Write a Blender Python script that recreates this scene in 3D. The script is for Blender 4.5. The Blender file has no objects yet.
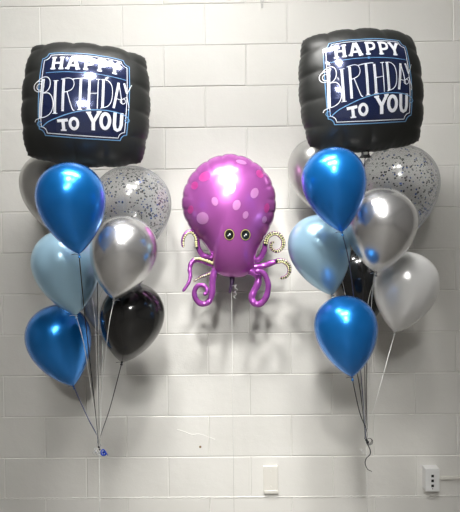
import bpy, bmesh, math, random
from math import sin, cos, pi, sqrt, atan2
from mathutils import Vector, Matrix, Quaternion

random.seed(7)
S = bpy.context.scene
COL = S.collection

# ------------------------------------------------------------------ camera
FPX = 506.65
CAM = Vector((0.0, -2.5, 1.4055))
yaw, pit, rol = -0.01102, -0.00319, -0.01129
F = Vector((sin(yaw) * cos(pit), cos(yaw) * cos(pit), sin(pit)))
R0 = Vector((cos(yaw), -sin(yaw), 0.0))
U0 = R0.cross(F)
RX = R0 * cos(rol) + U0 * sin(rol)
UP = U0 * cos(rol) - R0 * sin(rol)
cam_d = bpy.data.cameras.new('camera')
cam_d.sensor_fit = 'HORIZONTAL'
cam_d.sensor_width = 36.0
cam_d.lens = FPX * 36.0 / 460.0
cam = bpy.data.objects.new('camera', cam_d)
COL.objects.link(cam)
m3 = Matrix((RX, UP, -F)).transposed()
cam.matrix_world = Matrix.Translation(CAM) @ m3.to_4x4()
S.camera = cam


def at(px, py, y=0.0):
    """the point at depth plane y that the photograph shows at (px, py)"""
    d = F + RX * ((px - 230.0) / FPX) + UP * ((256.0 - py) / FPX)
    return CAM + d * ((y - CAM.y) / d.y)


def px_size(y):
    return (y - CAM.y) / FPX


# ------------------------------------------------------------------ materials
def mat(name, col, rough=0.5, metal=0.0, coat=0.0, spec=0.5, bump=None, trans=0.0, coat_rough=0.05, aniso=None):
    m = bpy.data.materials.new(name)
    m.use_nodes = True
    nt = m.node_tree
    b = nt.nodes['Principled BSDF']
    b.inputs['Base Color'].default_value = (*col, 1)
    b.inputs['Roughness'].default_value = rough
    b.inputs['Metallic'].default_value = metal
    b.inputs['Coat Weight'].default_value = coat
    b.inputs['Coat Roughness'].default_value = coat_rough
    b.inputs['Specular IOR Level'].default_value = spec
    b.inputs['Transmission Weight'].default_value = trans
    if bump:
        sc, st, dist = bump
        tc = nt.nodes.new('ShaderNodeTexCoord')
        n = nt.nodes.new('ShaderNodeTexNoise')
        n.inputs['Scale'].default_value = sc
        n.inputs['Detail'].default_value = 3
        bp = nt.nodes.new('ShaderNodeBump')
        bp.inputs['Strength'].default_value = st
        bp.inputs['Distance'].default_value = dist
        nt.links.new(tc.outputs['Object'], n.inputs['Vector'])
        nt.links.new(n.outputs['Fac'], bp.inputs['Height'])
        nt.links.new(bp.outputs['Normal'], b.inputs['Normal'])
    return m


def mix_transparent(m, fac, col=(1, 1, 1)):
    nt = m.node_tree
    out = nt.nodes['Material Output']
    b = nt.nodes['Principled BSDF']
    t = nt.nodes.new('ShaderNodeBsdfTransparent')
    t.inputs['Color'].default_value = (*col, 1)
    mx = nt.nodes.new('ShaderNodeMixShader')
    mx.inputs[0].default_value = fac
    nt.links.new(b.outputs[0], mx.inputs[1])
    nt.links.new(t.outputs[0], mx.inputs[2])
    nt.links.new(mx.outputs[0], out.inputs['Surface'])
    return m


def add_translucent(m, fac, col):
    nt = m.node_tree
    out = nt.nodes['Material Output']
    b = nt.nodes['Principled BSDF']
    t = nt.nodes.new('ShaderNodeBsdfTranslucent')
    t.inputs['Color'].default_value = (*col, 1)
    mx = nt.nodes.new('ShaderNodeMixShader')
    mx.inputs[0].default_value = fac
    nt.links.new(b.outputs[0], mx.inputs[1])
    nt.links.new(t.outputs[0], mx.inputs[2])
    nt.links.new(mx.outputs[0], out.inputs['Surface'])
    return m


def wall_material():
    m = mat('painted_block', (0.71, 0.70, 0.67), 0.5, spec=0.4)
    nt = m.node_tree
    L = nt.links
    b = nt.nodes['Principled BSDF']
    tc = nt.nodes.new('ShaderNodeTexCoord')
    n1 = nt.nodes.new('ShaderNodeTexNoise')
    n1.inputs['Scale'].default_value = 130
    n1.inputs['Detail'].default_value = 4
    n2 = nt.nodes.new('ShaderNodeTexNoise')
    n2.inputs['Scale'].default_value = 14
    n2.inputs['Detail'].default_value = 5
    L.new(tc.outputs['Object'], n1.inputs['Vector'])
    L.new(tc.outputs['Object'], n2.inputs['Vector'])
    b1 = nt.nodes.new('ShaderNodeBump')
    b1.inputs['Strength'].default_value = 0.22
    b1.inputs['Distance'].default_value = 0.002
    b2 = nt.nodes.new('ShaderNodeBump')
    b2.inputs['Strength'].default_value = 0.25
    b2.inputs['Distance'].default_value = 0.008
    L.new(n1.outputs['Fac'], b1.inputs['Height'])
    L.new(n2.outputs['Fac'], b2.inputs['Height'])
    L.new(b1.outputs['Normal'], b2.inputs['Normal'])
    L.new(b2.outputs['Normal'], b.inputs['Normal'])
    # faint wear in the paint and one brown fleck
    n3 = nt.nodes.new('ShaderNodeTexNoise')
    n3.inputs['Scale'].default_value = 3.0
    n3.inputs['Detail'].default_value = 6
    L.new(tc.outputs['Object'], n3.inputs['Vector'])
    r = nt.nodes.new('ShaderNodeValToRGB')
    r.color_ramp.elements[0].position = 0.3
    r.color_ramp.elements[0].color = (0.69, 0.68, 0.645, 1)
    r.color_ramp.elements[1].position = 0.7
    r.color_ramp.elements[1].color = (0.73, 0.72, 0.69, 1)
    L.new(n3.outputs['Fac'], r.inputs['Fac'])
    vd = nt.nodes.new('ShaderNodeVectorMath')
    vd.operation = 'DISTANCE'
    vd.inputs[1].default_value = at(200.3, 446.8)
    L.new(tc.outputs['Object'], vd.inputs[0])
    cmp = nt.nodes.new('ShaderNodeMath')
    cmp.operation = 'LESS_THAN'
    cmp.inputs[1].default_value = 0.006
    L.new(vd.outputs['Value'], cmp.inputs[0])
    mx = nt.nodes.new('ShaderNodeMixRGB')
    mx.inputs[2].default_value = (0.2, 0.13, 0.05, 1)
    L.new(cmp.outputs[0], mx.inputs[0])
    L.new(r.outputs['Color'], mx.inputs[1])
    L.new(mx.outputs[0], b.inputs['Base Color'])
    return m


M = {}
M['wall'] = wall_material()
M['side'] = mat('painted_side_wall', (0.22, 0.21, 0.20), 0.7)
M['rear'] = mat('painted_rear_wall', (0.5, 0.49, 0.47), 0.7)
M['floor'] = mat('floor_vinyl', (0.21, 0.20, 0.185), 0.45, bump=(20, 0.05, 0.01))
M['ceiling'] = mat('ceiling_tile', (0.40, 0.40, 0.40), 0.9)
M['chrome_blue'] = mat('chrome_blue_latex', (0.014, 0.31, 0.95), 0.27, 0.82, coat=0.8, coat_rough=0.2)
M['pale_blue'] = mat('pearl_pale_blue_latex', (0.48, 0.75, 0.95), 0.3, 0.5, coat=0.7, coat_rough=0.2)
M['silver'] = mat('chrome_silver_latex', (0.74, 0.74, 0.75), 0.25, 0.92, coat=0.6, coat_rough=0.18)
M['grey'] = mat('pearl_grey_latex', (0.56, 0.555, 0.54), 0.3, 0.75, coat=0.4, coat_rough=0.15)
M['pearl'] = mix_transparent(mat('pearl_white_latex', (0.84, 0.84, 0.84), 0.28, 0.3, coat=0.6, coat_rough=0.16), 0.18)
M['black'] = mat('black_latex', (0.012, 0.012, 0.012), 0.16, 0.0, coat=0.3, coat_rough=0.06)
M['black_foil'] = mat('matte_black_foil', (0.019, 0.020, 0.019), 0.42, 0.0, spec=0.5)
M['navy'] = mat('navy_print', (0.012, 0.022, 0.085), 0.16, 0.35, coat=0.6, coat_rough=0.05)
M['white_print'] = mat('white_print', (0.82, 0.84, 0.88), 0.3, 0.0, coat=0.4)
M['grey_print'] = mat('pale_grey_print', (0.55, 0.58, 0.64), 0.3, 0.0, coat=0.4)
M['blue_print'] = mat('light_blue_print', (0.16, 0.36, 0.62), 0.3, 0.0, coat=0.4)
M['purple'] = mat('purple_foil', (0.42, 0.10, 0.40), 0.27, 0.55, coat=0.25, coat_rough=0.1)
M['purple_leg'] = mat('violet_foil', (0.40, 0.09, 0.44), 0.22, 0.6, coat=0.5, coat_rough=0.08)
M['spot_pale'] = mat('pale_pink_spot', (0.62, 0.26, 0.58), 0.3, 0.5, coat=0.5)
M['spot_hot'] = mat('hot_pink_spot', (0.60, 0.07, 0.36), 0.3, 0.5, coat=0.5)
M['gold'] = mat('gold_print', (0.62, 0.52, 0.22), 0.3, 0.3, coat=0.3)
M['ink'] = mat('black_print', (0.008, 0.008, 0.008), 0.15, 0.0, coat=0.5)
M['white_dot'] = mat('white_dot', (0.9, 0.9, 0.9), 0.3)
M['sucker'] = mat('yellow_green_print', (0.72, 0.70, 0.36), 0.3, 0.2, coat=0.3)
M['tail_foil'] = mat('dark_purple_foil', (0.06, 0.03, 0.08), 0.3, 0.5)
M['ribbon_black'] = mat('black_ribbon', (0.012, 0.012, 0.016), 0.35)
M['ribbon_navy'] = mat('navy_ribbon', (0.015, 0.03, 0.14), 0.3)
M['ribbon_blue'] = mat('blue_ribbon', (0.01, 0.06, 0.45), 0.25, 0.4)
M['ribbon_silver'] = mat('silver_ribbon', (0.72, 0.72, 0.70), 0.3, 0.4)
M['thread'] = mix_transparent(mat('clear_thread', (0.85, 0.85, 0.82), 0.2), 0.45)
M['clear_curl'] = mat('clear_ribbon', (0.9, 0.9, 0.9), 0.1, 0.5)
M['plate'] = mat('painted_plate', (0.70, 0.68, 0.63), 0.4)
M['box'] = mat('white_plastic', (0.76, 0.765, 0.76), 0.35)
M['port'] = mat('black_port', (0.008, 0.008, 0.008), 0.5)
M['chain'] = mat('chain_metal', (0.5, 0.5, 0.48), 0.3, 0.8)
M['conf_black'] = mat('black_confetti', (0.01, 0.01, 0.015), 0.3, 0.2)
M['conf_blue'] = mat('blue_confetti', (0.01, 0.13, 0.60), 0.2, 0.6)
M['conf_silver'] = mat('silver_confetti', (0.72, 0.75, 0.8), 0.15, 0.9)
M['lamp_frame'] = mat('lamp_frame', (0.8, 0.8, 0.8), 0.5)


add_translucent(M['chrome_blue'], 0.2, (0.02, 0.45, 1.0))
add_translucent(M['pale_blue'], 0.2, (0.55, 0.8, 0.95))


def clear_latex():
    m = bpy.data.materials.new('clear_latex')
    m.use_nodes = True
    nt = m.node_tree
    L = nt.links
    nt.nodes.remove(nt.nodes['Principled BSDF'])
    out = nt.nodes['Material Output']
    tr = nt.nodes.new('ShaderNodeBsdfTransparent')
    tr.inputs['Color'].default_value = (0.97, 0.975, 0.98, 1)
    df = nt.nodes.new('ShaderNodeBsdfDiffuse')
    df.inputs['Color'].default_value = (0.86, 0.88, 0.9, 1)
    tl = nt.nodes.new('ShaderNodeBsdfTranslucent')
    tl.inputs['Color'].default_value = (0.86, 0.88, 0.9, 1)
    hz = nt.nodes.new('ShaderNodeMixShader')
    hz.inputs[0].default_value = 0.5
    L.new(df.outputs[0], hz.inputs[1])
    L.new(tl.outputs[0], hz.inputs[2])
    lw = nt.nodes.new('ShaderNodeLayerWeight')
    lw.inputs['Blend'].default_value = 0.3
    mr = nt.nodes.new('ShaderNodeMapRange')
    mr.inputs['To Min'].default_value = 0.05
    mr.inputs['To Max'].default_value = 0.6
    L.new(lw.outputs['Facing'], mr.inputs['Value'])
    m1 = nt.nodes.new('ShaderNodeMixShader')
    L.new(mr.outputs['Result'], m1.inputs[0])
    L.new(tr.outputs[0], m1.inputs[1])
    L.new(hz.outputs[0], m1.inputs[2])
    gl = nt.nodes.new('ShaderNodeBsdfGlossy')
    gl.inputs['Roughness'].default_value = 0.17
    lf = nt.nodes.new('ShaderNodeLayerWeight')
    lf.inputs['Blend'].default_value = 0.5
    pw = nt.nodes.new('ShaderNodeMath')
    pw.operation = 'POWER'
    pw.inputs[1].default_value = 4.0
    L.new(lf.outputs['Facing'], pw.inputs[0])
    fr = nt.nodes.new('ShaderNodeMapRange')
    fr.inputs['To Min'].default_value = 0.10
    fr.inputs['To Max'].default_value = 0.5
    L.new(pw.outputs[0], fr.inputs['Value'])
    m2 = nt.nodes.new('ShaderNodeMixShader')
    L.new(fr.outputs[0], m2.inputs[0])
    L.new(m1.outputs[0], m2.inputs[1])
    L.new(gl.outputs[0], m2.inputs[2])
    L.new(m2.outputs[0], out.inputs['Surface'])
    return m


M['clear'] = clear_latex()


def emit(name, strength, col):
    m = bpy.data.materials.new(name)
    m.use_nodes = True
    nt = m.node_tree
    nt.nodes.remove(nt.nodes['Principled BSDF'])
    e = nt.nodes.new('ShaderNodeEmission')
    e.inputs['Color'].default_value = (*col, 1)
    e.inputs['Strength'].default_value = strength
    nt.links.new(e.outputs[0], nt.nodes['Material Output'].inputs['Surface'])
    return m


# ------------------------------------------------------------------ mesh helpers
class MB:
    def __init__(self):
        self.v, self.f, self.mi = [], [], []

    def add(self, vs, fs, mi=0):
        o = len(self.v)
        self.v += [Vector(p) for p in vs]
        self.f += [tuple(i + o for i in f) for f in fs]
        self.mi += [mi] * len(fs)

    def box(self, lo, hi, mi=0):
        (a, b, c), (d, e, f) = lo, hi
        self.add([(a, b, c), (d, b, c), (d, e, c), (a, e, c), (a, b, f), (d, b, f), (d, e, f), (a, e, f)],
                 [(0, 3, 2, 1), (4, 5, 6, 7), (0, 1, 5, 4), (1, 2, 6, 5), (2, 3, 7, 6), (3, 0, 4, 7)], mi)

    def tube(self, pts, rad, seg=8, mi=0, flat=1.0, up=None, caps=True):
        pts = [Vector(p) for p in pts]
        n = len(pts)
        rs = [rad(i / (n - 1)) if callable(rad) else rad for i in range(n)]
        T = []
        for i in range(n):
            T.append((pts[min(i + 1, n - 1)] - pts[max(i - 1, 0)]).normalized())
        nx = up.copy() if up is not None else (Vector((0, 1, 0)) if abs(T[0].y) < 0.9 else Vector((1, 0, 0)))
        vs, fs = [], []
        for i in range(n):
            nx = (nx - T[i] * nx.dot(T[i])).normalized()
            by = T[i].cross(nx)
            for k in range(seg):
                a = 2 * pi * k / seg
                vs.append(pts[i] + nx * (cos(a) * rs[i] * flat) + by * (sin(a) * rs[i]))
        for i in range(n - 1):
            for k in range(seg):
                k2 = (k + 1) % seg
                fs.append((i * seg + k, i * seg + k2, (i + 1) * seg + k2, (i + 1) * seg + k))
        if caps:
            fs.append(tuple(range(seg))[::-1])
            fs.append(tuple((n - 1) * seg + k for k in range(seg)))
        self.add(vs, fs, mi)

    def ball(self, c, r, mi=0, seg=8, rings=6, scale=(1, 1, 1)):
        vs, fs = [], []
        for i in range(rings + 1):
            t = pi * i / rings
            for k in range(seg):
                a = 2 * pi * k / seg
                vs.append((c[0] + r * scale[0] * sin(t) * cos(a), c[1] + r * scale[1] * sin(t) * sin(a), c[2] + r * scale[2] * cos(t)))
        for i in range(rings):
            for k in range(seg):
                k2 = (k + 1) % seg
                fs.append((i * seg + k, i * seg + k2, (i + 1) * seg + k2, (i + 1) * seg + k))
        self.add(vs, fs, mi)

    def build(self, name, mats, parent=None, smooth=True, world=True):
        me = bpy.data.meshes.new(name)
        if not isinstance(mats, (list, tuple)):
            mats = [mats]
        vs = self.v
        if parent is not None and world:
            inv = WM[parent.name].inverted()
            vs = [inv @ p for p in vs]
        me.from_pydata([tuple(p) for p in vs], [], self.f)
        for m in mats:
            me.materials.append(m)
        for i, p in enumerate(me.polygons):
            p.use_smooth = smooth
            p.material_index = self.mi[i]
        bm = bmesh.new()
        bm.from_mesh(me)
        bmesh.ops.remove_doubles(bm, verts=bm.verts, dist=1e-6)
        bmesh.ops.recalc_face_normals(bm, faces=bm.faces)
        bm.to_mesh(me)
        bm.free()
        o = bpy.data.objects.new(name, me)
        COL.objects.link(o)
        WM[o.name] = WM[parent.name] if parent is not None else Matrix.Identity(4)
        if parent is not None:
            o.parent = parent
        return o


WM = {}


def thing(name, label, cat, mw, group=None):
    o = bpy.data.objects.new(name, None)
    o.empty_display_size = 0.05
    COL.objects.link(o)
    o.matrix_world = mw
    WM[o.name] = mw.copy()
    o['label'] = label
    o['category'] = cat
    if group:
        o['group'] = group
    return o


def tag(o, label, cat, group=None):
    o['label'] = label
    o['category'] = cat
    if group:
        o['group'] = group
    return o


def struct(o):
    o['kind'] = 'structure'
    return o


def smooth_path(pts, per=8):
    pts = [Vector(p) for p in pts]
    out = []
    n = len(pts)
    for i in range(n - 1):
        p0, p1, p2, p3 = pts[max(i - 1, 0)], pts[i], pts[i + 1], pts[min(i + 2, n - 1)]
        for k in range(per):
            t = k / per
            out.append(0.5 * ((2 * p1) + (p2 - p0) * t + (2 * p0 - 5 * p1 + 4 * p2 - p3) * t * t + (3 * p1 - p0 - 3 * p2 + p3) * t ** 3))
    out.append(pts[-1])
    return out


# ------------------------------------------------------------------ the room
CEIL = 3.5
XL, XR, YR = -3.4, 3.4, -8.6


def block_wall():
    mb = MB()
    P, Wd = 0.2032, 0.4064
    x0 = -0.9535
    rnd = random.Random(3)
    # grid of blocks, bevelled, paint bridging the joints
    for r in range(18):
        z0, z1 = r * P, min((r + 1) * P, CEIL)
        off = 0.0 if r % 2 == 0 else 0.5
        dz0 = rnd.uniform(-0.0006, 0.0006)
        for k in range(-8, 11):
            a = x0 + (k + off) * Wd
            b = a + Wd
            a, b = max(a, XL), min(b, XR)
            if b - a < 0.02:
                continue
            g, bv = 0.0012, 0.0032
            yf = rnd.uniform(-0.0012, 0.0008)
            yd = 0.0026
            zt, zb = z1 - g, z0 + g
            la, lb = a + g * 0.8, b - g * 0.8
            tz = rnd.uniform(-0.0007, 0.0007)
            vs = [(la, yd, zb), (lb, yd, zb), (lb, yd, zt), (la, yd, zt),
                  (la + bv, yf, zb + bv), (lb - bv, yf + tz, zb + bv), (lb - bv, yf, zt - bv), (la + bv, yf - tz, zt - bv)]
            mb.add(vs, [(4, 5, 6, 7), (0, 1, 5, 4), (1, 2, 6, 5), (2, 3, 7, 6), (3, 0, 4, 7)])
    mb.box((XL, 0.0026, 0), (XR, 0.15, CEIL))
    o = MB.build(mb, 'wall_back', M['wall'], smooth=False)
    return struct(o)


block_wall()
for nm, lo, hi, m in (('floor', (XL, YR, -0.1), (XR, 0.15, 0), 'floor'), ('ceiling', (XL, YR, CEIL), (XR, 0.15, CEIL + 0.1), 'ceiling'),
                      ('wall_left', (XL - 0.1, YR, 0), (XL, 0.15, CEIL), 'side'), ('wall_right', (XR, YR, 0), (XR + 0.1, 0.15, CEIL), 'side'),
                      ('wall_front', (XL, YR - 0.1, 0), (XR, YR, CEIL), 'rear')):
    b = MB()
    b.box(lo, hi)
    struct(b.build(nm, M[m], smooth=False))

# thick rough paint ridge along the lowest visible joint
rnd = random.Random(11)
ridge = MB()
zr = 0.2032
pts = []
for i in range(420):
    x = -1.6 + 3.2 * i / 419
    pts.append((x, 0.0005, zr + 0.002 + rnd.uniform(-0.0018, 0.0018)))
ridge.tube(pts, lambda t: 0.0026 + 0.0016 * rnd.random(), 6)
struct(ridge.build('trim_1', M['wall']))

crk = MB()
crk.tube(smooth_path([at(x, y, -0.0012) for x, y in ((177, 429.5), (184, 431.5), (192, 434.5), (199, 434), (207, 436.5), (215, 439.5))], 5), 0.0016, 6)
struct(crk.build('trim_2', M['wall']))
LAMP = 92.0
far_lampm = emit('far_lamp_diffuser', 108.0, (1.0, 0.985, 0.95))
lampm = emit('lamp_diffuser', LAMP, (1.0, 0.985, 0.95))


def ceiling_light(x, y, sx, sy, label, m):
    t = thing('ceiling_light', label, 'ceiling light', Matrix.Translation((x, y, CEIL)), 'ceiling light panels')
    fr = MB()
    z = CEIL
    for lo, hi in (((x - sx - .03, y - sy - .03, z - .05), (x + sx + .03, y - sy, z)), ((x - sx - .03, y + sy, z - .05), (x + sx + .03, y + sy + .03, z)),
                   ((x - sx - .03, y - sy, z - .05), (x - sx, y + sy, z)), ((x + sx, y - sy, z - .05), (x + sx + .03, y + sy, z))):
        fr.box(lo, hi)
    fr.build('lamp_frame', M['lamp_frame'], t, smooth=False)
    d = MB()
    d.box((x - sx, y - sy, z - .04), (x + sx, y + sy, z - .02))
    d.build('diffuser', m, t, smooth=False)



def added_spot(loc, aim, watts, cone, label):  # unseen spotlight, added to brighten the lower middle of the block wall
    loc, aim = Vector(loc), Vector(aim)
    t = thing('ceiling_spotlight', label, 'ceiling light', Matrix.Translation((loc.x, loc.y, CEIL)), 'added wall spotlights')
    d = (aim - loc).normalized()
    b_ = MB()
    ps, rs = [loc - d * 0.13, loc - d * 0.11, loc, loc + d * 0.03], [0.05, 0.12, 0.135, 0.138]
    q = Vector((1, 0, 0))
    e1 = (q - d * q.dot(d)).normalized()
    e2 = d.cross(e1)
    vs = [p + (e1 * cos(2 * pi * k / 20) + e2 * sin(2 * pi * k / 20)) * r for p, r in zip(ps, rs) for k in range(20)]
    b_.add(vs, [(i * 20 + k, i * 20 + (k + 1) % 20, (i + 1) * 20 + (k + 1) % 20, (i + 1) * 20 + k) for i in range(3) for k in range(20)] + [tuple(range(20))])
    b_.build('lamp_housing', M['lamp_frame'], t)
    st = MB()
    st.tube([loc - d * 0.1, Vector((loc.x, loc.y, CEIL))], 0.012, 8)
    st.build('stem', M['lamp_frame'], t)
    l = bpy.data.lights.new('spot_lamp', 'SPOT')
    l.energy = watts
    l.spot_size = math.radians(cone)
    l.spot_blend = 1.0
    l.shadow_soft_size = 0.13
    l.color = (1.0, 0.985, 0.95)
    o = bpy.data.objects.new('spot_lamp', l)
    COL.objects.link(o)
    o.parent = t
    o.matrix_local = Matrix.Translation(loc + d * 0.02 - Vector((loc.x, loc.y, CEIL))) @ d.to_track_quat('-Z', 'Y').to_matrix().to_4x4()


ceiling_light(-0.25, -1.3, 0.6, 0.10, 'ceiling light panel nearest the block wall, above the octopus balloon', lampm)
ceiling_light(-0.30, -5.0, 0.22, 0.42, 'ceiling light panel far behind the camera', far_lampm)
for x_, y_, aim_, w_, c_, lab_ in ((-0.34, -2.1, (0.02, 0, 0.74), 185, 41, 'left one of the pair of round spotlights added over the camera for the wall'),
                                   (0.22, -2.1, (0.05, 0, 0.74), 185, 39, 'right one of the pair of round spotlights added over the camera for the wall'),
                                   (-0.05, -3.4, (0.03, 0, 0.60), 220, 31, 'single round spotlight added behind the camera for the wall')):
    added_spot((x_, y_, 3.3), aim_, w_, c_, lab_)  # added fill for the wall between the bouquets

# ------------------------------------------------------------------ latex balloons
GL = at(99, 447, -0.46)
GR = at(366.5, 440, -0.46)


QUEUE = []


def tie_all():
    """run every ribbon down to its bouquet's knot, side by side round it"""
    for g in (GL, GR):
        rs = [r for r in QUEUE if r[1] is g]
        rs.sort(key=lambda r: atan2(r[2][-1].y - g.y, r[2][-1].x - g.x))
        dirs = [atan2(r[2][-1].y - g.y, r[2][-1].x - g.x) - 2 * pi * i / len(rs) for i, r in enumerate(rs)]
        shift = atan2(sum(sin(a) for a in dirs), sum(cos(a) for a in dirs))
        for i, (root, _, q, m, lp, e) in enumerate(rs):
            a = shift + 2 * pi * i / len(rs)
            d = Vector((cos(a), sin(a), 0)) * 0.0075
            q = q + [g + d + Vector((0, 0, 0.045)), g + d + Vector((0, 0, 0.004))]
            rb = MB()
            rb.tube(smooth_path(q, 8), (lambda u, r0=(0.0021 if m.name[:4] in ('blac', 'navy') else 0.0014): r0 + (0.0010 - r0) * max(0, min(1, (u - 0.55) / 0.2))), 6, flat=0.6)
            if lp:
                rb.tube(lp, 0.0011, 5)
                k = q[0]
                rb.tube(smooth_path([k, k + Vector((e * 0.012, -0.004, 0.003)), k + Vector((e * 0.024, -0.006, 0.001))], 4), 0.0010, 5)
            rb.build('ribbon', m, root)


def frame_from_axis(tip, axis):
    z = axis.normalized()
    x = Vector((1, 0, 0))
    x = (x - z * x.dot(z)).normalized()
    y = z.cross(x)
    m = Matrix((x, y, z)).transposed().to_4x4()
    return Matrix.Translation(tip) @ m


def prof(t, k, L):
    """t 0 at the tip .. pi at the crown"""
    return k * sin(t) * (sin(t / 2) ** 0.62), L * (1 - cos(t)) / 2


PMAX = max(sin(t) * sin(t / 2) ** 0.62 for t in [i * pi / 400 for i in range(400)])


def latex(name, label, group, crown, tip, width, y, m, ribbon=None, lean=0.0, confetti=None, aspect=1.30, gather=None, ribbon_via=None, depth_tip=None):
    s = px_size(y)
    R = width * 0.5 * s
    c3, t3 = at(*crown, y), at(*tip, y)
    p = (c3 - t3).length
    L = max(aspect * 2 * R, p * 1.001)
    dy = sqrt(max(L * L - p * p, 0.0)) * (1 if lean >= 0 else -1)
    # lean > 0: the tip sits further from the camera than the crown
    t3 = at(*tip, y + dy * 0.5)
    c3 = at(*crown, y - dy * 0.5)
    ax = c3 - t3
    L = ax.length
    mw = frame_from_axis(t3, ax)
    root = thing(name, label, 'balloon', mw, group)
    k = R / PMAX
    mb = MB()
    N, K = 56, 44
    vs, fs = [], []
    for i in range(K + 1):
        t = pi * (0.035 + (1 - 0.035) * i / K)
        r, z = prof(t, k, L)
        for j in range(N):
            a = 2 * pi * j / N
            vs.append(mw @ Vector((r * cos(a), r * sin(a), z)))
    for i in range(K):
        for j in range(N):
            j2 = (j + 1) % N
            fs.append((i * N + j, i * N + j2, (i + 1) * N + j2, (i + 1) * N + j))
    mb.add(vs, fs)
    mb.build('balloon_skin', m, root)
    # neck, knot and rolled lip
    nk = MB()
    vs, fs = [], []
    prf = [(0.0085, 0.006), (0.0055, 0.0), (0.004, -0.004), (0.0062, -0.0075), (0.006, -0.0105), (0.0035, -0.013), (0.005, -0.018), (0.009, -0.024), (0.0095, -0.026), (0.007, -0.026), (0.003, -0.02)]
    for (r, z) in [(a_ * 0.62, b_ * 0.62) for a_, b_ in prf]:
        for j in range(14):
            a = 2 * pi * j / 14
            vs.append(mw @ Vector((r * cos(a), r * sin(a), z + 0.003)))
    for i in range(len(prf) - 1):
        for j in range(14):
            j2 = (j + 1) % 14
            fs.append((i * 14 + j, i * 14 + j2, (i + 1) * 14 + j2, (i + 1) * 14 + j))
    nk.add(vs, fs)
    nk.build('knot', m if m is not M['clear'] else M['pearl'], root)
    # ribbon tied round the neck and running to the gathering point
    if gather is not None:
        kp = mw @ Vector((0, 0, -0.003))
        q = [kp]
        if ribbon_via:
            q += [at(vx, vy, vyy) for (vx, vy, vyy) in ribbon_via]
        else:
            q.append(kp.lerp(gather, 0.55) + Vector((0, 0.01, 0)))
        lp = []
        for i in range(15):
            a = 2 * pi * i / 14
            lp.append(mw @ Vector((0.0044 * cos(a), 0.0044 * sin(a), -0.003)))
        e = random.choice((-1, 1))
        QUEUE.append((root, gather, q, M[ribbon], lp, e))
    if confetti:
        n, seed, bias = confetti
        rr = random.Random(seed)
        cf = MB()
        cnt = 0
        while cnt < n:
            t = math.acos(rr.uniform(-1, 1))
            a = rr.uniform(0, 2 * pi)
            if t < 0.5:
                continue
            r, z = prof(t, k * 0.992, L * 0.996)
            lx, ly = r * cos(a), r * sin(a)
            # clings more to the right and upper inside of the skin
            w = 0.22 + 0.5 * max(0, lx / R) + 0.35 * max(0, (t - 1.9)) + 0.15 * max(0, ly / R)
            if rr.random() > w:
                continue
            p = Vector((lx, ly, z + L * 0.002))
            r2, z2 = prof(t + 0.01, k * 0.992, L * 0.996)
            tv = (Vector((r2 * cos(a), r2 * sin(a), z2)) - Vector((lx, ly, z))).normalized()
            hv = Vector((-sin(a), cos(a), 0))
            sz = rr.choice((0.0038, 0.0042, 0.0046, 0.0030))
            ph = rr.uniform(0, pi)
            hexa = [mw @ (p + tv * (sz * cos(ph + q * pi / 3)) + hv * (sz * sin(ph + q * pi / 3))) for q in range(6)]
            c = rr.random()
            mi = 0 if c < 0.56 else (1 if c < 0.76 else 2)
            cf.add(hexa, [(0, 1, 2, 3, 4, 5)], mi)
            cnt += 1
        o = cf.build('confetti', [M['conf_black'], M['conf_blue'], M['conf_silver']], root, smooth=False)
        o['kind'] = 'stuff'
        o['label'] = 'black, blue and silver foil confetti clinging inside the clear skin'
    return root


gl, gr = 'latex balloons in the left bouquet', 'latex balloons in the right bouquet'
# left bouquet
latex('latex_balloon', 'grey pearl balloon at the upper left of the left bouquet, behind a bright blue balloon', gl,
      (44, 154), (66, 238), 62, -0.22, M['grey'], 'ribbon_silver', gather=GL, lean=-1, ribbon_via=[(83, 268, -.25), (94, 310, -.34), (97, 380, -.42)])
latex('confetti_balloon', 'clear balloon with confetti inside, right of the blue balloon in the left bouquet', gl,
      (136.5, 166), (124.5, 265), 78.5, -0.285, M['clear'], 'thread', gather=GL, confetti=(980, 5, 1), aspect=1.2, ribbon_via=[(105, 285, -.47), (98.6, 320, -.475)])
latex('latex_balloon', 'pale silver balloon low at the centre back of the left bouquet, beside the black balloon', gl,
      (106, 256), (103, 335), 54, -0.165, M['pearl'], 'thread', gather=GL, lean=-1, aspect=1.32)
latex('latex_balloon', 'shiny black balloon at the lower right of the left bouquet', gl,
      (139.5, 285), (122, 362), 63, -0.39, M['black'], 'ribbon_black', gather=GL)
latex('latex_balloon', 'pale blue balloon at the middle left of the left bouquet, between two bright blue balloons', gl,
      (60, 230), (76, 315), 66.5, -0.46, M['pale_blue'], 'ribbon_silver', gather=GL, ribbon_via=[(84, 345, -.485), (91, 390, -.475)])
latex('latex_balloon', 'bright blue balloon lowest in the left bouquet, tied low on a dark ribbon', gl,
      (49, 306), (73.5, 386), 63, -0.285, M['chrome_blue'], 'ribbon_navy', gather=GL)
latex('latex_balloon', 'chrome silver balloon at the front of the left bouquet, above the black balloon', gl,
      (130.5, 217), (114, 300), 66.5, -0.60, M['silver'], 'ribbon_silver', gather=GL, ribbon_via=[(109.5, 322, -.60), (106, 350, -.58), (101, 400, -.52)])
latex('latex_balloon', 'bright blue balloon at the front top of the left bouquet, under the square foil balloon', gl,
      (66, 163), (79, 254), 68, -0.78, M['chrome_blue'], 'ribbon_black', gather=GL, ribbon_via=[(84.5, 312, -.62), (92, 380, -.53)])
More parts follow.
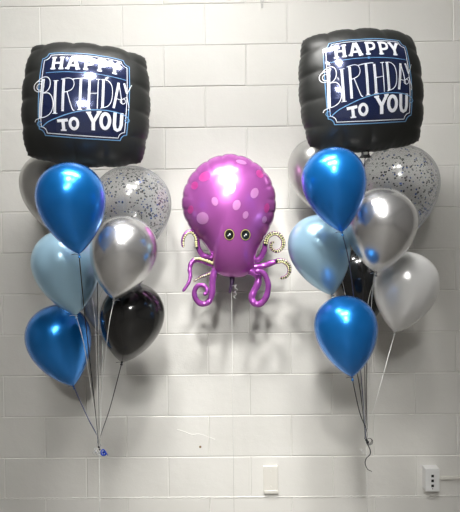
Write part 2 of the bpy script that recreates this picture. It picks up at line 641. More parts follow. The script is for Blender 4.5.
# right bouquet
latex('latex_balloon', 'grey pearl balloon at the upper left of the right bouquet, behind a bright blue balloon', gr,
      (313, 139), (324, 215), 58, -0.22, M['grey'], 'ribbon_silver', gather=GR, lean=-1, ribbon_via=[(338, 262, -.30), (352, 330, -.36), (363, 400, -.42)])
latex('confetti_balloon', 'clear balloon with confetti inside, at the upper right of the right bouquet', gr,
      (405, 145), (386, 250), 79, -0.29, M['clear'], 'thread', gather=GR, confetti=(820, 9, 1), aspect=1.2, ribbon_via=[(368.5, 300, -.325), (367.5, 350, -.40)])
latex('latex_balloon', 'black balloon at the back of the right bouquet, half hidden behind the pearl white balloon', gr,
      (355.5, 243), (367, 325), 60, -0.155, M['black'], 'ribbon_black', gather=GR, lean=-1)
latex('latex_balloon', 'pearl white balloon at the lower right of the right bouquet on a white ribbon', gr,
      (412.5, 252.5), (395, 332), 63, -0.39, M['pearl'], 'ribbon_silver', gather=GR, ribbon_via=[(379, 390, -0.45)])
latex('latex_balloon', 'pale blue balloon at the middle left of the right bouquet', gr,
      (310.5, 216), (332, 295), 61, -0.46, M['pale_blue'], 'ribbon_black', gather=GR, ribbon_via=[(347, 335, -.38), (358.5, 380, -.42)])
latex('latex_balloon', 'bright blue balloon lowest in the right bouquet', gr,
      (341.5, 296), (352, 377), 62, -0.57, M['chrome_blue'], 'ribbon_black', gather=GR)
latex('latex_balloon', 'chrome silver balloon at the front of the right bouquet, over the confetti balloon', gr,
      (384, 189), (376.5, 273), 69, -0.59, M['silver'], 'ribbon_silver', gather=GR, ribbon_via=[(372.3, 292, -.49), (370.5, 340, -.44)])
latex('latex_balloon', 'bright blue balloon at the front top of the right bouquet, under the square foil balloon', gr,
      (328.5, 148), (342, 232), 63.5, -0.75, M['chrome_blue'], 'ribbon_navy', gather=GR, ribbon_via=[(349, 262, -.58), (354, 300, -.42), (361, 375, -.44)])

# gathered ribbon ends
t = thing('ribbon_bundle', 'blue and silver curled ribbon ends tied under the left bouquet', 'ribbon', Matrix.Translation(GL))
rr = random.Random(4)


def curl(c, r, turns, n, wob):
    q = []
    for i in range(n):
        a = 2 * pi * turns * i / (n - 1)
        rad = r * (0.55 + 0.45 * sin(a * 0.37 + wob))
        q.append(c + Vector((rad * cos(a + wob), 0.6 * rad * sin(1.3 * a), rad * sin(a))))
    return q


b = MB()
b.tube(curl(GL + Vector((0.020, -0.004, -0.022)), 0.011, 4.2, 60, 0.4), 0.0024, 6, flat=0.4)
b.tube(curl(GL + Vector((0.029, -0.002, -0.024)), 0.008, 3.1, 40, 1.4), 0.0024, 6, flat=0.4)
b.build('blue_curl', M['ribbon_blue'], t)
b = MB()
b.tube(curl(GL + Vector((-0.002, -0.004, -0.018)), 0.016, 3.3, 60, 2.0), 0.0012, 6, flat=0.4)
b.tube(curl(GL + Vector((-0.014, 0, -0.024)), 0.010, 2.3, 40, 3.0), 0.0012, 6, flat=0.4)
b.build('silver_curl', M['clear_curl'], t)
b = MB()
b.ball(GL, 0.005)
b.ball(GL + Vector((0.003, 0, -0.01)), 0.004)
b.build('tie_knot', M['ribbon_black'], t)
b = MB()
b.tube([GL, Vector((GL.x, GL.y, GL.z * 0.5)), Vector((GL.x, GL.y, 0.001))], 0.0012, 5)
b.build('clear_line', M['thread'], t)

t = thing('ribbon_bundle', 'black curled ribbon end hanging from the knot under the right bouquet', 'ribbon', Matrix.Translation(GR))
b = MB()
q = [at(366.5, 440, -.46), at(368, 445, -.462), at(370.2, 450, -.468), at(370, 454.5, -.47), at(366.2, 458.5, -.465), at(365.2, 463.5, -.46), at(367.5, 469, -.46), at(372, 471.5, -.46)]
b.tube(smooth_path(q, 8), lambda u: 0.0027 - 0.0012 * u, 6, flat=0.5)
b.build('hanging_curl', M['ribbon_black'], t)
b = MB()
q = []
for i in range(50):
    a = 2 * pi * 2.6 * i / 49
    q.append(at(369.3, 441.2, -.465) + Vector((0.014 * cos(a + 2.6) * (1 - 0.3 * i / 49), -0.006 + 0.012 * i / 49, 0.014 * sin(a + 2.6) * (1 - 0.3 * i / 49))))
b.tube(q, 0.0012, 6, flat=0.5)
b.ball(GR, 0.006)
b.ball(GR + Vector((0.006, 0, -0.008)), 0.005)
b.build('tie_knot', M['ribbon_black'], t)
b = MB()
b.tube(curl(at(362, 451, -.46), 0.008, 1.6, 24, 1.0), 0.0010, 5)
b.build('silver_curl', M['clear_curl'], t)
b = MB()
b.tube([GR, Vector((GR.x, GR.y, GR.z * 0.5)), Vector((GR.x, GR.y, 0.001))], 0.0008, 5)
b.build('clear_line', M['thread'], t)

# ------------------------------------------------------------------ square foil balloons
FA, FB, FT = 0.250, 0.249, 0.125


def foil_pt(u, v, side=1, ph=0.0):
    """local: x right, z up, front is -y"""
    w = 0.40
    x = (1 - w) * u + w * u * sqrt(max(0, 1 - v * v / 2))
    z = (1 - w) * v + w * v * sqrt(max(0, 1 - u * u / 2))
    au, av = abs(u), abs(v)
    h = (max(0, 1 - au ** 2.3) * max(0, 1 - av ** 2.3)) ** 0.46
    # puffed lobes between creases that run in from the seam
    eu, ev = au ** 7, av ** 7
    lu = abs(sin(pi * (2.25 * v + 0.13 + ph + (0.2 if u > 0 else 0.0))))
    lv = abs(sin(pi * (2.1 * u + 0.31 + ph * 1.7 + (0.25 if v > 0 else 0.0))))
    h *= 1 - 0.26 * eu * (1 - lu) ** 2 - 0.26 * ev * (1 - lv) ** 2
    su = 1 - 0.022 * eu * (1 - lu) ** 1.5 - 0.009 * au ** 20 * abs(sin(31 * v))
    sv = 1 - 0.020 * ev * (1 - lv) ** 1.5 - 0.009 * av ** 20 * abs(sin(31 * u))
    return Vector((FA * x * su, -side * FT * h, FB * z * sv))


def foil_nrm(u, v, ph):
    e = 0.004
    a = foil_pt(u + e, v, 1, ph) - foil_pt(u - e, v, 1, ph)
    b_ = foil_pt(u, v + e, 1, ph) - foil_pt(u, v - e, 1, ph)
    n = a.cross(b_).normalized()
    return n if n.y < 0 else -n


PU, PV = 0.665, 0.66


def zuv(x, y):
    """print layout: read off the right balloon's print, 262 x 258 units"""
    return ((x - 251.0) / 131.0 * PU, -(y - 201.0) / 129.0 * PV)


def foil_balloon(label, c, y, yaw_, pitch_, roll_, ph, gather, rib_via):
    base = at(*c, y)
    rot = Matrix.Rotation(yaw_, 4, 'Z') @ Matrix.Rotation(pitch_, 4, 'X') @ Matrix.Rotation(roll_, 4, 'Y')
    mw = Matrix.Translation(base) @ rot
    root = thing('foil_balloon', label, 'balloon', mw, 'printed square foil balloons')
    mb = MB()
    n = 110
    for side in (1, -1):
        vs = []
        for i in range(n + 1):
            for j in range(n + 1):
                u = sin((i / n - 0.5) * pi)
                v = sin((j / n - 0.5) * pi)
                vs.append(mw @ foil_pt(u, v, side, ph))
        fs = [(i * (n + 1) + j, (i + 1) * (n + 1) + j, (i + 1) * (n + 1) + j + 1, i * (n + 1) + j + 1) for i in range(n) for j in range(n)]
        mb.add(vs, fs)
    mb.build('foil_body', M['black_foil'], root)

    def surf(x, yy, off):
        u, v = zuv(x, yy)
        return mw @ (foil_pt(u, v, 1, ph) + foil_nrm(u, v, ph) * off)

    # printed navy panel with notched corners
    pn = MB()
    n = 64
    g = {}
    X0, X1, Y0, Y1 = 120.0, 382.0, 72.0, 330.0
    vs, fs = [], []
    for i in range(n + 1):
        for j in range(n + 1):
            vs.append(surf(X0 + (X1 - X0) * i / n, Y0 + (Y1 - Y0) * j / n, 0.0006))
    for i in range(n):
        for j in range(n):
            cx, cy = X0 + (X1 - X0) * (i + .5) / n, Y0 + (Y1 - Y0) * (j + .5) / n
            if min(math.hypot(cx - a, cy - b_) for a in (X0, X1) for b_ in (Y0, Y1)) < 17:
                continue
            fs.append((i * (n + 1) + j, (i + 1) * (n + 1) + j, (i + 1) * (n + 1) + j + 1, i * (n + 1) + j + 1))
    pn.add(vs, fs)
    panel = pn.build('printed_panel', M['navy'], root)

    def stroke(mb, pts, w, mi=0, off=0.0012, smooth=False, closed=False):
        q = [Vector((p[0], p[1], 0)) for p in pts]
        if smooth:
            q = smooth_path(q, 8)
        r = [q[0]]
        for a, b_ in zip(q, q[1:]):
            d = (b_ - a).length
            k = max(1, int(d / 5))
            for i in range(1, k + 1):
                r.append(a.lerp(b_, i / k))
        vs = []
        for i, p in enumerate(r):
            tv = (r[min(i + 1, len(r) - 1)] - r[max(i - 1, 0)]).normalized()
            nn = Vector((-tv.y, tv.x, 0)) * (w / 2)
            for s_ in (-1, -0.33, 0.33, 1):
                vs.append(surf(p.x + nn.x * s_, p.y + nn.y * s_, off))
        fs = []
        for i in range(len(r) - 1):
            for s_ in range(3):
                fs.append((i * 4 + s_, i * 4 + s_ + 1, (i + 1) * 4 + s_ + 1, (i + 1) * 4 + s_))
        mb.add(vs, fs, mi)

    def arc(cx, cy, rx, ry, a0, a1, k=18):
        return [(cx + rx * cos(a0 + (a1 - a0) * i / k), cy + ry * sin(a0 + (a1 - a0) * i / k)) for i in range(k + 1)]

    # border
    bd = MB()

    def frame(ins, rad, w, mi):
        x0, x1, y0, y1 = X0 + ins, X1 - ins, Y0 + ins, Y1 - ins
        stroke(bd, [(x0 + rad, y0), (x1 - rad, y0)], w, mi)
        stroke(bd, [(x0 + rad, y1), (x1 - rad, y1)], w, mi)
        stroke(bd, [(x0, y0 + rad), (x0, y1 - rad)], w, mi)
        stroke(bd, [(x1, y0 + rad), (x1, y1 - rad)], w, mi)
        for (cx, cy, a) in ((x0, y0, 0), (x1, y0, pi / 2), (x1, y1, pi), (x0, y1, 1.5 * pi)):
            stroke(bd, arc(cx, cy, rad, rad, a, a + pi / 2, 8), w, mi)
    frame(0, 17, 2.6, 1)
    frame(7, 17, 2.2, 0)
    stroke(bd, [(137, 140), (200, 137.5), (250, 137), (300, 137.5), (372, 140)], 1.8, 1, smooth=True)
    stroke(bd, [(249, 137), (255, 137)], 7, 1, off=0.0014)
    # swooping ribbon line with curled ends
    sw = [(131, 305), (121, 306), (115, 299), (120, 291), (128, 294), (126, 300)]
    stroke(bd, sw, 2.4, 1, smooth=True)
    stroke(bd, [(131, 305), (150, 290), (180, 276), (215, 262), (255, 251), (300, 246), (340, 247), (366, 252), (380, 259)], 2.6, 1, smooth=True)
    stroke(bd, [(380, 259), (386, 268), (380, 275), (373, 270), (377, 264)], 2.4, 1, smooth=True)
    bd.build('printed_border', [M['white_print'], M['blue_print']], panel)

    tx = MB()

    def happy(ch, x0, x1, y0, y1):
        W_, H_ = x1 - x0, y1 - y0

        def P(a, b_):
            return (x0 + W_ * a, y1 - H_ * b_)
        tk, th, sf = 9.0, 6.5, 5.0
        if ch == 'H':
            for a in (.18, .82):
                stroke(tx, [P(a, 0), P(a, 1)], tk)
                for e in (.07, .93):
                    stroke(tx, [P(a - .2, e), P(a + .2, e)], sf, off=.0013)
            stroke(tx, [P(.18, .5), P(.82, .5)], th, off=.0014)
        elif ch == 'A':
            stroke(tx, [P(.12, 0), P(.46, 1)], 9)
            stroke(tx, [P(.88, 0), P(.54, 1)], 11, off=.0013)
            stroke(tx, [P(.3, .3), P(.72, .3)], 7, off=.0014)
            stroke(tx, [P(-.04, .07), P(.28, .07)], sf, off=.0015)
            stroke(tx, [P(.7, .07), P(1.04, .07)], sf, off=.0015)
        elif ch == 'P':
            stroke(tx, [P(.22, 0), P(.22, 1)], tk)
            bowl = [P(.1, .92), P(.55, .92), P(.82, .86), P(.9, .69), P(.82, .5), P(.55, .42), P(.22, .42)]
            stroke(tx, bowl, 7.5, off=.0013, smooth=True)
            stroke(tx, [P(0, .07), P(.46, .07)], sf, off=.0014)
            stroke(tx, [P(0, .93), P(.3, .93)], sf, off=.0014)
        elif ch == 'Y':
            stroke(tx, [P(.14, 1), P(.5, .45)], 10)
            stroke(tx, [P(.86, 1), P(.5, .45)], 9, off=.0013)
            stroke(tx, [P(.5, .5), P(.5, 0)], tk, off=.0014)
            stroke(tx, [P(-.02, .94), P(.3, .94)], sf, off=.0015)
            stroke(tx, [P(.7, .94), P(1.02, .94)], sf, off=.0015)
            stroke(tx, [P(.3, .07), P(.7, .07)], sf, off=.0015)
    for ch, x0, x1, y0, y1 in (('H', 150, 187, 86, 130), ('A', 194, 235, 84, 129), ('P', 245, 277, 83, 128), ('P', 286, 318, 83, 128), ('Y', 320, 355, 84, 129)):
        happy(ch, x0, x1, y0, y1)
    tx.build('lettering', M['white_print'], panel)['label'] = 'white slab letters reading HAPPY'

    bt = MB()
    # BIRTHDAY, tall letters of thick and hairline strokes; material 1 = pale grey inline
    def stem(x0, y0, x1, y1, w=7.4):
        stroke(bt, [(x0, y0), (x1, y1)], w, 0)
        stroke(bt, [(x0, y0 + 5), (x1, y1 - 5)], w * .42, 1, off=.0014)

    def hair(p, w=2.4, sm=True):
        w *= 0.85
        stroke(bt, p, w, 0, off=.0013, smooth=sm)
    stem(132, 160, 126, 280, 9)
    hair(arc(120, 183, 15, 17, 0.3, 2 * pi + 0.3, 24), 2.6, False)
    hair(arc(122, 185, 8, 10, 1.0, 2 * pi, 16), 2.4, False)
    hair([(112, 170), (126, 156), (142, 154), (152, 166), (152, 186), (143, 200), (128, 206)], 2.8)
    hair([(128, 206), (150, 205), (161, 220), (164, 243), (157, 264), (142, 276), (124, 281), (112, 286), (108, 293)], 2.8)
    stem(169, 167, 169, 266)
    hair([(162, 167), (177, 166)], 2.2, False)
    hair([(162, 266), (177, 265)], 2.2, False)
    stem(192, 162, 192, 258)
    hair([(184, 162), (205, 157), (218, 162), (222, 177), (216, 191), (202, 199), (192, 201)])
    hair([(203, 199), (211, 225), (220, 250), (226, 254)], 3.0)
    stem(241, 157, 241, 250)
    hair([(218, 160), (230, 157), (256, 154), (264, 155)], 3.2)
    hair([(234, 251), (248, 249)], 2.2, False)
    stem(266, 158, 266, 246)
    hair([(291, 154), (291, 243)], 2.8, False)
    hair([(266, 200), (291, 196)], 2.6, False)
    hair([(259, 247), (273, 246)], 2.2, False)
    hair([(285, 154), (297, 153)], 2.2, False)
    stem(306, 153, 306, 239)
    hair([(300, 153), (317, 153), (329, 165), (333, 190), (330, 217), (320, 233), (300, 241)], 2.6)
    stem(350, 154, 338, 236, 7)
    hair([(350, 154), (356, 185), (361, 218)], 2.8, False)
    hair([(344, 205), (356, 207), (367, 203), (372, 211), (364, 219), (356, 213), (364, 203), (374, 196)], 2.2)
    stem(366, 152, 375, 184, 6)
    hair([(388, 152), (380, 172), (375, 186), (377, 205), (382, 226), (380, 236)], 2.6)
    bt.build('lettering', [M['white_print'], M['grey_print']], panel)['label'] = 'tall thin letters reading BIRTHDAY'

    ty = MB()
    stroke(ty, [(176, 287), (207, 282)], 8.5)
    stroke(ty, [(193, 285), (195, 312)], 9.5, off=.0013)
    stroke(ty, [(186, 312), (203, 311)], 4, off=.0014)
    stroke(ty, arc(225, 291, 11.5, 14.5, 0, 2 * pi, 26), 8.5, off=.0013)
    ty.build('lettering', M['white_print'], panel)['label'] = 'white slab letters reading TO'
    ty = MB()
    stroke(ty, [(266, 256), (281, 282)], 10)
    stroke(ty, [(298, 252), (282, 282)], 9, off=.0013)
    stroke(ty, [(281.5, 278), (282, 306)], 10.5, off=.0014)
    stroke(ty, [(259, 257), (274, 255)], 4.5, off=.0015)
    stroke(ty, [(290, 253), (304, 251)], 4.5, off=.0015)
    stroke(ty, arc(316, 277, 12.5, 21, 0, 2 * pi, 30), 10, off=.0013)
    stroke(ty, [(343, 249), (343, 285), (346, 297), (353, 301), (360, 297), (363, 285), (363, 248)], 9.5)
    ty.build('lettering', M['white_print'], panel)['label'] = 'white slab letters reading YOU'

    # filling tail under the seam
    tl = MB()
    for side in (1, -1):
        vs = []
        for i in range(7):
            z = -FB * 0.955 - 0.034 * i / 6
            wd = 0.026 - 0.012 * sin(pi * i / 6) + 0.002 * i / 6
            for k in range(7):
                xx = wd * (k / 3 - 1)
                vs.append(mw @ Vector((xx, -side * (0.0035 * (1 - (k / 3 - 1) ** 2) + 0.0006), z)))
        tl.add(vs, [(i * 7 + k, i * 7 + k + 1, (i + 1) * 7 + k + 1, (i + 1) * 7 + k) for i in range(6) for k in range(6)])
    tl.build('filling_tail', M['black_foil'], root)
    sv_ = MB()
    sv_.box((-0.008, -0.0075, -FB * 0.955 - 0.022), (0.008, -0.0045, -FB * 0.955 - 0.012))
    for i, p in enumerate(sv_.v):
        sv_.v[i] = mw @ p
    sv_.build('valve_sticker', M['ribbon_silver'], root, smooth=False)
    k0 = mw @ Vector((0, 0, -FB * 0.955 - 0.026))
    QUEUE.append((root, gather, [k0] + [at(a, b_, c_) for (a, b_, c_) in rib_via], M['ribbon_black'], None, 1))
    return root


foil_balloon('square black foil balloon printed HAPPY BIRTHDAY TO YOU, topping the left bouquet', (87.5, 105.5), -0.48,
             0.18, -0.07, 0.045, 0.0, GL, [(96.4, 215, -.385), (97.1, 262, -.37), (98, 330, -.42)])
foil_balloon('square black foil balloon printed HAPPY BIRTHDAY TO YOU, topping the right bouquet', (360.5, 91), -0.46,
             0.05, -0.06, -0.045, 0.37, GR, [(362, 200, -.44), (362, 250, -.395), (364, 350, -.40)])

tie_all()

# ------------------------------------------------------------------ octopus foil balloon
OY = -0.28
OC = (228.0, 212.0)
OUT = [(231.4, 154), (209.8, 159), (193.2, 172), (183.6, 190), (182.2, 209), (190, 228), (203, 243), (211, 256), (215, 271), (224, 276.5), (233, 277.6), (245, 276.5), (253.5, 269),
       (256.5, 255), (262.5, 241), (271, 226), (276, 206), (273.5, 186.4), (264.5, 170.5), (249.6, 159)]
_pol = sorted([(atan2(OC[1] - y, x - OC[0]), math.hypot(x - OC[0], y - OC[1])) for x, y in OUT])


def o_rad(th):
    n = len(_pol)
    th = (th + pi) % (2 * pi) - pi
    i = 0
    while i < n and _pol[i][0] <= th:
        i += 1
    P = []
    for k in (-2, -1, 0, 1):
        j = i + k
        a, r = _pol[j % n]
        P.append((a + 2 * pi * (j // n), r))
    (a0, r0), (a1, r1), (a2, r2), (a3, r3) = P
    t_ = (th - a1) / (a2 - a1)
    m1 = (r2 - r0) / (a2 - a0) * (a2 - a1)
    m2 = (r3 - r1) / (a3 - a1) * (a2 - a1)
    h00, h10, h01, h11 = 2 * t_ ** 3 - 3 * t_ ** 2 + 1, t_ ** 3 - 2 * t_ ** 2 + t_, -2 * t_ ** 3 + 3 * t_ ** 2, t_ ** 3 - t_ ** 2
    return h00 * r1 + h10 * m1 + h01 * r2 + h11 * m2


OH = 0.135


def o_pt(rho, th, side=1, off=0.0):
    head = 0.5 + 0.5 * max(-1, min(1, (sin(th) + 0.75) * 4))     # creases only round the head
    lob = abs(sin(th * 11 + 0.4))
    R = o_rad(th) * (1 - 0.018 * head * rho ** 8 * (1 - lob) ** 2)
    down = max(0.0, -sin(th))
    h = max(0, 1 - rho ** 2.1) ** 0.5
    h *= 1 - 0.20 * head * rho ** 12 * (1 - lob) ** 3
    px, py = OC[0] + rho * R * cos(th), OC[1] - rho * R * sin(th)
    y = OY - side * (OH * h) - off
    # real size: laid out on the balloon's own mid plane
    p = at(px, py, OY)
    return Vector((p.x, y, p.z))


def o_proj(px, py, off=0.0008):
    """point of the front skin straight ahead of mid-plane position (px, py)"""
    dx, dy = px - OC[0], OC[1] - py
    th = atan2(dy, dx)
    rho = min(0.995, math.hypot(dx, dy) / o_rad(th))
    return o_pt(rho, th, 1, off)


def o_see(px, py, off=0.0008):
    """front-skin point seen at picture position: search along the mid-plane offset"""
    qx, qy = px, py
    for _ in range(12):
        p = o_proj(qx, qy, off)
        d = p - CAM
        w = d.dot(F)
        sx, sy = 230 + FPX * d.dot(RX) / w, 256 - FPX * d.dot(UP) / w
        qx += (px - sx) * 0.8
        qy += (py - sy) * 0.8
    return qx, qy


ob = at(233, 278, OY)
octo = thing('octopus_balloon', 'purple octopus foil balloon with curly tentacles and gold-rimmed eyes, between the bouquets', 'balloon', Matrix.Translation(ob))
mb = MB()
NR, NT = 44, 240
for side in (1, -1):
    vs = [o_pt(0, 0, side)]
    fs = []
    for i in range(1, NR + 1):
        rho = sin(0.5 * pi * i / NR)
        for k in range(NT):
            vs.append(o_pt(rho, -pi + 2 * pi * k / NT, side))
    for k in range(NT):
        fs.append((0, 1 + k, 1 + (k + 1) % NT))
    for i in range(1, NR):
        for k in range(NT):
            k2 = (k + 1) % NT
            a = 1 + (i - 1) * NT
            fs.append((a + k, a + NT + k, a + NT + k2, a + k2))
    mb.add(vs, fs)
mb.build('octopus_body', M['purple'], octo)


def patch(mb, cx, cy, rx, ry, mi=0, off=0.0008, tilt=0.0, inner=0.0, see=True):
    if see:
        cx, cy = o_see(cx, cy)
    vs, fs = [], []
    rings, seg = 4, 24
    for i in range(rings + 1):
        q = inner + (1 - inner) * i / rings
        for k in range(seg):
            a = 2 * pi * k / seg
            ex, ey = rx * q * cos(a), ry * q * sin(a)
            vs.append(o_proj(cx + ex * cos(tilt) - ey * sin(tilt), cy + ex * sin(tilt) + ey * cos(tilt), off))
    for i in range(rings):
        for k in range(seg):
            k2 = (k + 1) % seg
            fs.append((i * seg + k, i * seg + k2, (i + 1) * seg + k2, (i + 1) * seg + k))
    mb.add(vs, fs, mi)




def z5(x, y):
    return 170 + x / 3.015, 140 + y / 3.015


for (x, y, rx, ry, mi, tl) in ((182, 143, 15, 19, 0, 0), (135, 185, 9, 13, 0, -.3), (201, 196, 11, 15, 0, .3), (255, 160, 11, 16, 0, .4), (104, 110, 18, 14, 1, -.5),
                               (74, 137, 11, 12, 1, 0), (118, 57, 15, 7, 0, -.4), (75, 92, 7, 12, 0, .6), (271, 102, 11, 13, 1, -.4), (98, 236, 18, 17, 0, .3),
                               (228, 226, 8, 11, 0, .3), (215, 66, 16, 7, 0, .3), (292, 205, 8, 14, 1, .2), (285, 240, 7, 10, 0, .2), (62, 210, 9, 12, 1, .2)):
    cx, cy = z5(x, y)
    sp = MB()
    patch(sp, cx, cy, rx / 3.015, ry / 3.015, 0, 0.0009, tl)
    sp.build('spot', M['spot_hot' if mi else 'spot_pale'], octo)['label'] = 'hot pink spot' if mi else 'pale pink spot'
for ex, ey, k in ((229.3, 234.6, 1), (245.6, 234.8, 1)):
    e = MB()
    patch(e, ex, ey, 5.0, 5.6, 1, 0.0010)
    patch(e, ex, ey, 4.7, 5.2, 0, 0.0014)
    patch(e, ex, ey, 4.0, 4.5, 1, 0.0022)
    patch(e, ex + 0.4, ey - 0.3, 0.8, 0.8, 2, 0.0026)
    patch(e, ex - 1.1, ey + 1.1, 0.45, 0.45, 2, 0.0026)
    e.build('eye', [M['gold'], M['ink'], M['white_dot']], octo)
OS = px_size(OY)


def zl(x, y):
    return (175 + x / 5.69, 220 + y / 5.69)


def zr_(x, y):
    return (235 + x / 5.69, 220 + y / 5.69)


def tentacle(pts, w0, w1, dep, suck=None, side=0, m='purple_leg', full=False):
    """pts in picture positions, w in pixels; suck=(from, to) share of its length that carries suckers"""
    q = []
    n = len(pts)
    for i, p in enumerate(pts):
        d = dep[0] + (dep[1] - dep[0]) * i / (n - 1)
        q.append(at(p[0], p[1], d))
    path = smooth_path(q, 10)
    mb = MB()
    k = len(path)

    def rad(u):
        r = 0.5 * OS * (w0 + (w1 - w0) * u)
        if u > 0.94:
            r *= sqrt(max(0.02, 1 - ((u - 0.94) / 0.062) ** 2))
        return r * (1 + 0.05 * sin(u * 60))
    mb.tube(path, rad, 14, up=Vector((0, 1, 0)))
    o = mb.build('tentacle', M[m], octo)
    if suck:
        s = MB()
        i0, i1 = int(suck[0] * (k - 1)), int(suck[1] * (k - 1))
        sub = path[i0:i1 + 1]

        def offp(i, a):
            T = (path[min(i + 1, k - 1)] - path[max(i - 1, 0)]).normalized()
            nb = T.cross(Vector((0, 1, 0))).normalized()
            r = rad(i / (k - 1))
            return path[i] + nb * (r * 0.98 * sin(a)) - Vector((0, 1, 0)) * (r * 0.98 * cos(a)), r
        strip = [offp(i, side * 0.5)[0] for i in range(i0, i1 + 1)]
        s.tube(strip, lambda u: 0.62 * rad((i0 + u * (i1 - i0)) / (k - 1)) + 0.0003, 8, 1, up=Vector((0, 1, 0)), flat=0.7)
        # evenly spaced suckers
        acc = 0.0
        step = 0.0085
        last = strip[0]
        for j in range(1, len(strip)):
            acc += (strip[j] - last).length
            last = strip[j]
            if acc >= step:
                acc = 0
                i = i0 + j
                for aa in ((side * 0.5 - 0.45, side * 0.5 + 0.45) if full else (side * 0.5,)):
                    c, r = offp(i, aa)
                    s.ball(c - Vector((0, r * 0.45, 0)), max(0.0026, r * (0.36 if full else 0.52)), 0, 8, 6, (1, 0.6, 1))
        so = s.build('suckers', [M['sucker'], M['ink']], o)
        so['label'] = 'yellow-green suckers outlined in black'
    return o


D0, D1 = OY - 0.03, OY - 0.05
# left side
tentacle([zl(*p) for p in ((262, 222), (225, 218), (190, 212), (152, 194), (131, 152), (125, 100), (102, 68), (72, 70), (50, 96), (44, 130), (48, 156))], 6.2, 3.0, (OY, OY - 0.05), (0.38, 1.0), 1)
tentacle([zl(*p) for p in ((262, 268), (225, 258), (180, 240), (130, 226), (96, 240), (84, 280), (87, 320), (76, 360), (44, 408))], 7.0, 3.0, (OY, OY - 0.06), (0.1, 0.42), -1)
tentacle([zl(*p) for p in ((252, 282), (215, 298), (180, 312), (140, 328), (104, 351))], 4.4, 2.0, (OY, OY - 0.03), (0.2, 1.0), 0)
tentacle([zl(*p) for p in ((240, 262), (222, 300), (214, 350), (210, 420), (192, 464), (155, 478), (122, 456), (110, 412), (128, 376), (160, 372), (181, 392), (177, 418), (160, 421))], 7.4, 3.4, (OY - 0.02, OY - 0.07), None)
# right side
tentacle([zr_(*p) for p in ((72, 240), (105, 232), (140, 220), (164, 180), (172, 140), (184, 100), (215, 78), (250, 84), (274, 118), (268, 158), (236, 178), (207, 162), (207, 134), (222, 126))], 6.4, 2.8, (OY, OY - 0.05), (0.30, 1.0), 0, full=True)
tentacle([zr_(*p) for p in ((70, 276), (105, 268), (160, 262), (220, 240), (268, 232), (302, 256), (309, 292), (290, 322), (258, 332))], 7.2, 3.0, (OY, OY - 0.06), (0.40, 1.0), 0, full=True)
tentacle([zr_(*p) for p in ((80, 285), (112, 304), (133, 326), (130, 362), (106, 410), (95, 445), (112, 474), (140, 478), (168, 454), (186, 410), (188, 360), (170, 312), (142, 292), (112, 296))], 8.0, 5.0, (OY - 0.02, OY - 0.07), None)
# tail, ribbon end and clear line
b = MB()
q = [at(231.6, 274, OY), at(232.2, 279, OY), at(231.8, 284, OY - .005), at(230.8, 288, OY - .006), at(229.6, 293, OY - .01)]
b.tube(smooth_path(q, 6), lambda u: OS * (3.1 - 1.9 * u), 10, flat=0.5)
b.build('filling_tail', M['tail_foil'], octo)
b = MB()
q = []
for i in range(50):
    u = i / 49
    a = 2 * pi * 3.0 * u
    q.append(at(235.5 + 0.7 * sin(u * 5), 285 + 14 * u, OY - 0.012) + Vector((0.005 * cos(a), 0.005 * sin(a), 0)))
b.tube([at(231.5, 286, OY - .01)] + q, 0.0012, 5)
b.build('ribbon', M['clear_curl'], octo)
b = MB()
p = at(231.5, 287, OY)
b.tube([p, Vector((p.x, OY, p.z * 0.5)), Vector((p.x, OY, 0.001))], 0.0008, 5)
b.build('clear_line', M['thread'], octo)


# ------------------------------------------------------------------ things on the wall
def bevel_box(lo, hi, bv, name, m, parent=None):
    mb = MB()
    mb.box(lo, hi)
    o = mb.build(name, m, parent, smooth=False)
    bm = bmesh.new()
    bm.from_mesh(o.data)
    bmesh.ops.bevel(bm, geom=list(bm.edges), offset=bv, segments=2, affect='EDGES', profile=0.6)
    bm.to_mesh(o.data)
    bm.free()
    return o


a, c = at(263.3, 491.5), at(277.6, 465.2)
t = thing('wall_plate', 'blank cover plate painted over in the wall colour, low on the block wall', 'wall plate', Matrix.Translation(((a.x + c.x) / 2, 0, a.z)))
bevel_box((a.x, -0.013, a.z), (c.x, 0.001, c.z), 0.003, 'plate', M['plate'], t)
bevel_box((a.x + .004, -0.017, a.z - 0.004), (c.x + .001, 0.001, a.z + 0.012), 0.003, 'paint_drip', M['plate'], t)
for zz in (a.z + 0.03, c.z - 0.025):
    b = MB()
    b.ball(((a.x + c.x) / 2, -0.0128, zz), 0.004, scale=(1, 0.4, 1))
    b.build('screw', M['plate'], t)

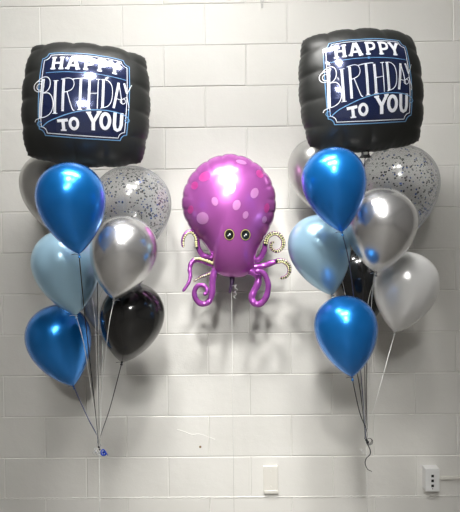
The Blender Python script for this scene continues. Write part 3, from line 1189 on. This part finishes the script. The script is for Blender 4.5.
a, c = at(425.6, 491.8, -.044), at(439.6, 468.6, -.044)
t = thing('data_box', 'white surface-mounted jack box with three black ports, low on the wall at right', 'socket box', Matrix.Translation(((a.x + c.x) / 2, 0, a.z)))
bevel_box((a.x, -0.044, a.z), (c.x, 0.001, c.z), 0.003, 'box_body', M['box'], t)
for yy in (476.0, 480.8, 485.8):
    p = at(432.6, yy, -.044)
    b = MB()
    b.box((p.x - 0.0062, -0.0452, p.z - 0.0062), (p.x + 0.0062, -0.0420, p.z + 0.0062))
    b.build('port', M['port'], t, smooth=False)
p = at(432.6, 488.8, -.044)
b = MB()
b.box((p.x - 0.002, -0.0450, p.z - 0.002), (p.x + 0.002, -0.0420, p.z + 0.002))
b.build('screw', M['port'], t, smooth=False)
p0 = at(440, 477.2)
o = bevel_box((c.x + 0.0002, -0.014, p0.z - 0.0075), (XR - 0.01, 0.001, p0.z + 0.0075), 0.003, 'cable_raceway', M['plate'])
tag(o, 'narrow painted cable raceway running right from the jack box along the wall', 'raceway')

# small chain loop hanging by the wall at the top
p = at(262.2, 7.0, -0.03)
cm = MB()
for dx in (-0.007, 0.006):
    z = p.z + 0.015
    while z < CEIL - 0.004:
        cm.ball((p.x + dx * min(1, 0.5 + (z - p.z - .015) * 20), p.y, z), 0.0026, 0, 6, 4)
        z += 0.0066
for k in range(2):
    q = [Vector((p.x + 0.0042 * cos(a_ * pi / 6), p.y, p.z + 0.0095 - 0.009 * k + 0.0042 * sin(a_ * pi / 6))) for a_ in range(13)]
    cm.tube(q, 0.0014, 6)
o = cm.build('pull_chain', M['chain'])
tag(o, 'tip of a thin grey chain loop hanging by the wall at the top edge', 'chain')

# ------------------------------------------------------------------ world, view
w = bpy.data.worlds.new('world')
S.world = w
w.use_nodes = True
w.node_tree.nodes['Background'].inputs[0].default_value = (0.9, 0.92, 1.0, 1)
w.node_tree.nodes['Background'].inputs[1].default_value = 0.0
S.view_settings.view_transform = 'Standard'
S.view_settings.look = 'None'
S.view_settings.gamma = 1.0
for k_ in ('navy', 'white_print', 'grey_print', 'blue_print'):
    M[k_].node_tree.nodes['Principled BSDF'].inputs['Coat IOR'].default_value = 2.0
    M[k_].node_tree.nodes['Principled BSDF'].inputs['Coat Weight'].default_value = 0.9
S.view_settings.exposure = 0.09
S.view_settings.use_curve_mapping = False
S.cycles.max_bounces = 10
S.cycles.diffuse_bounces = 5
S.cycles.transparent_max_bounces = 24
S.cycles.caustics_reflective = False
S.cycles.caustics_refractive = False
S.cycles.sample_clamp_indirect = 4.0
S.cycles.use_denoising = True
bpy.context.view_layer.update()
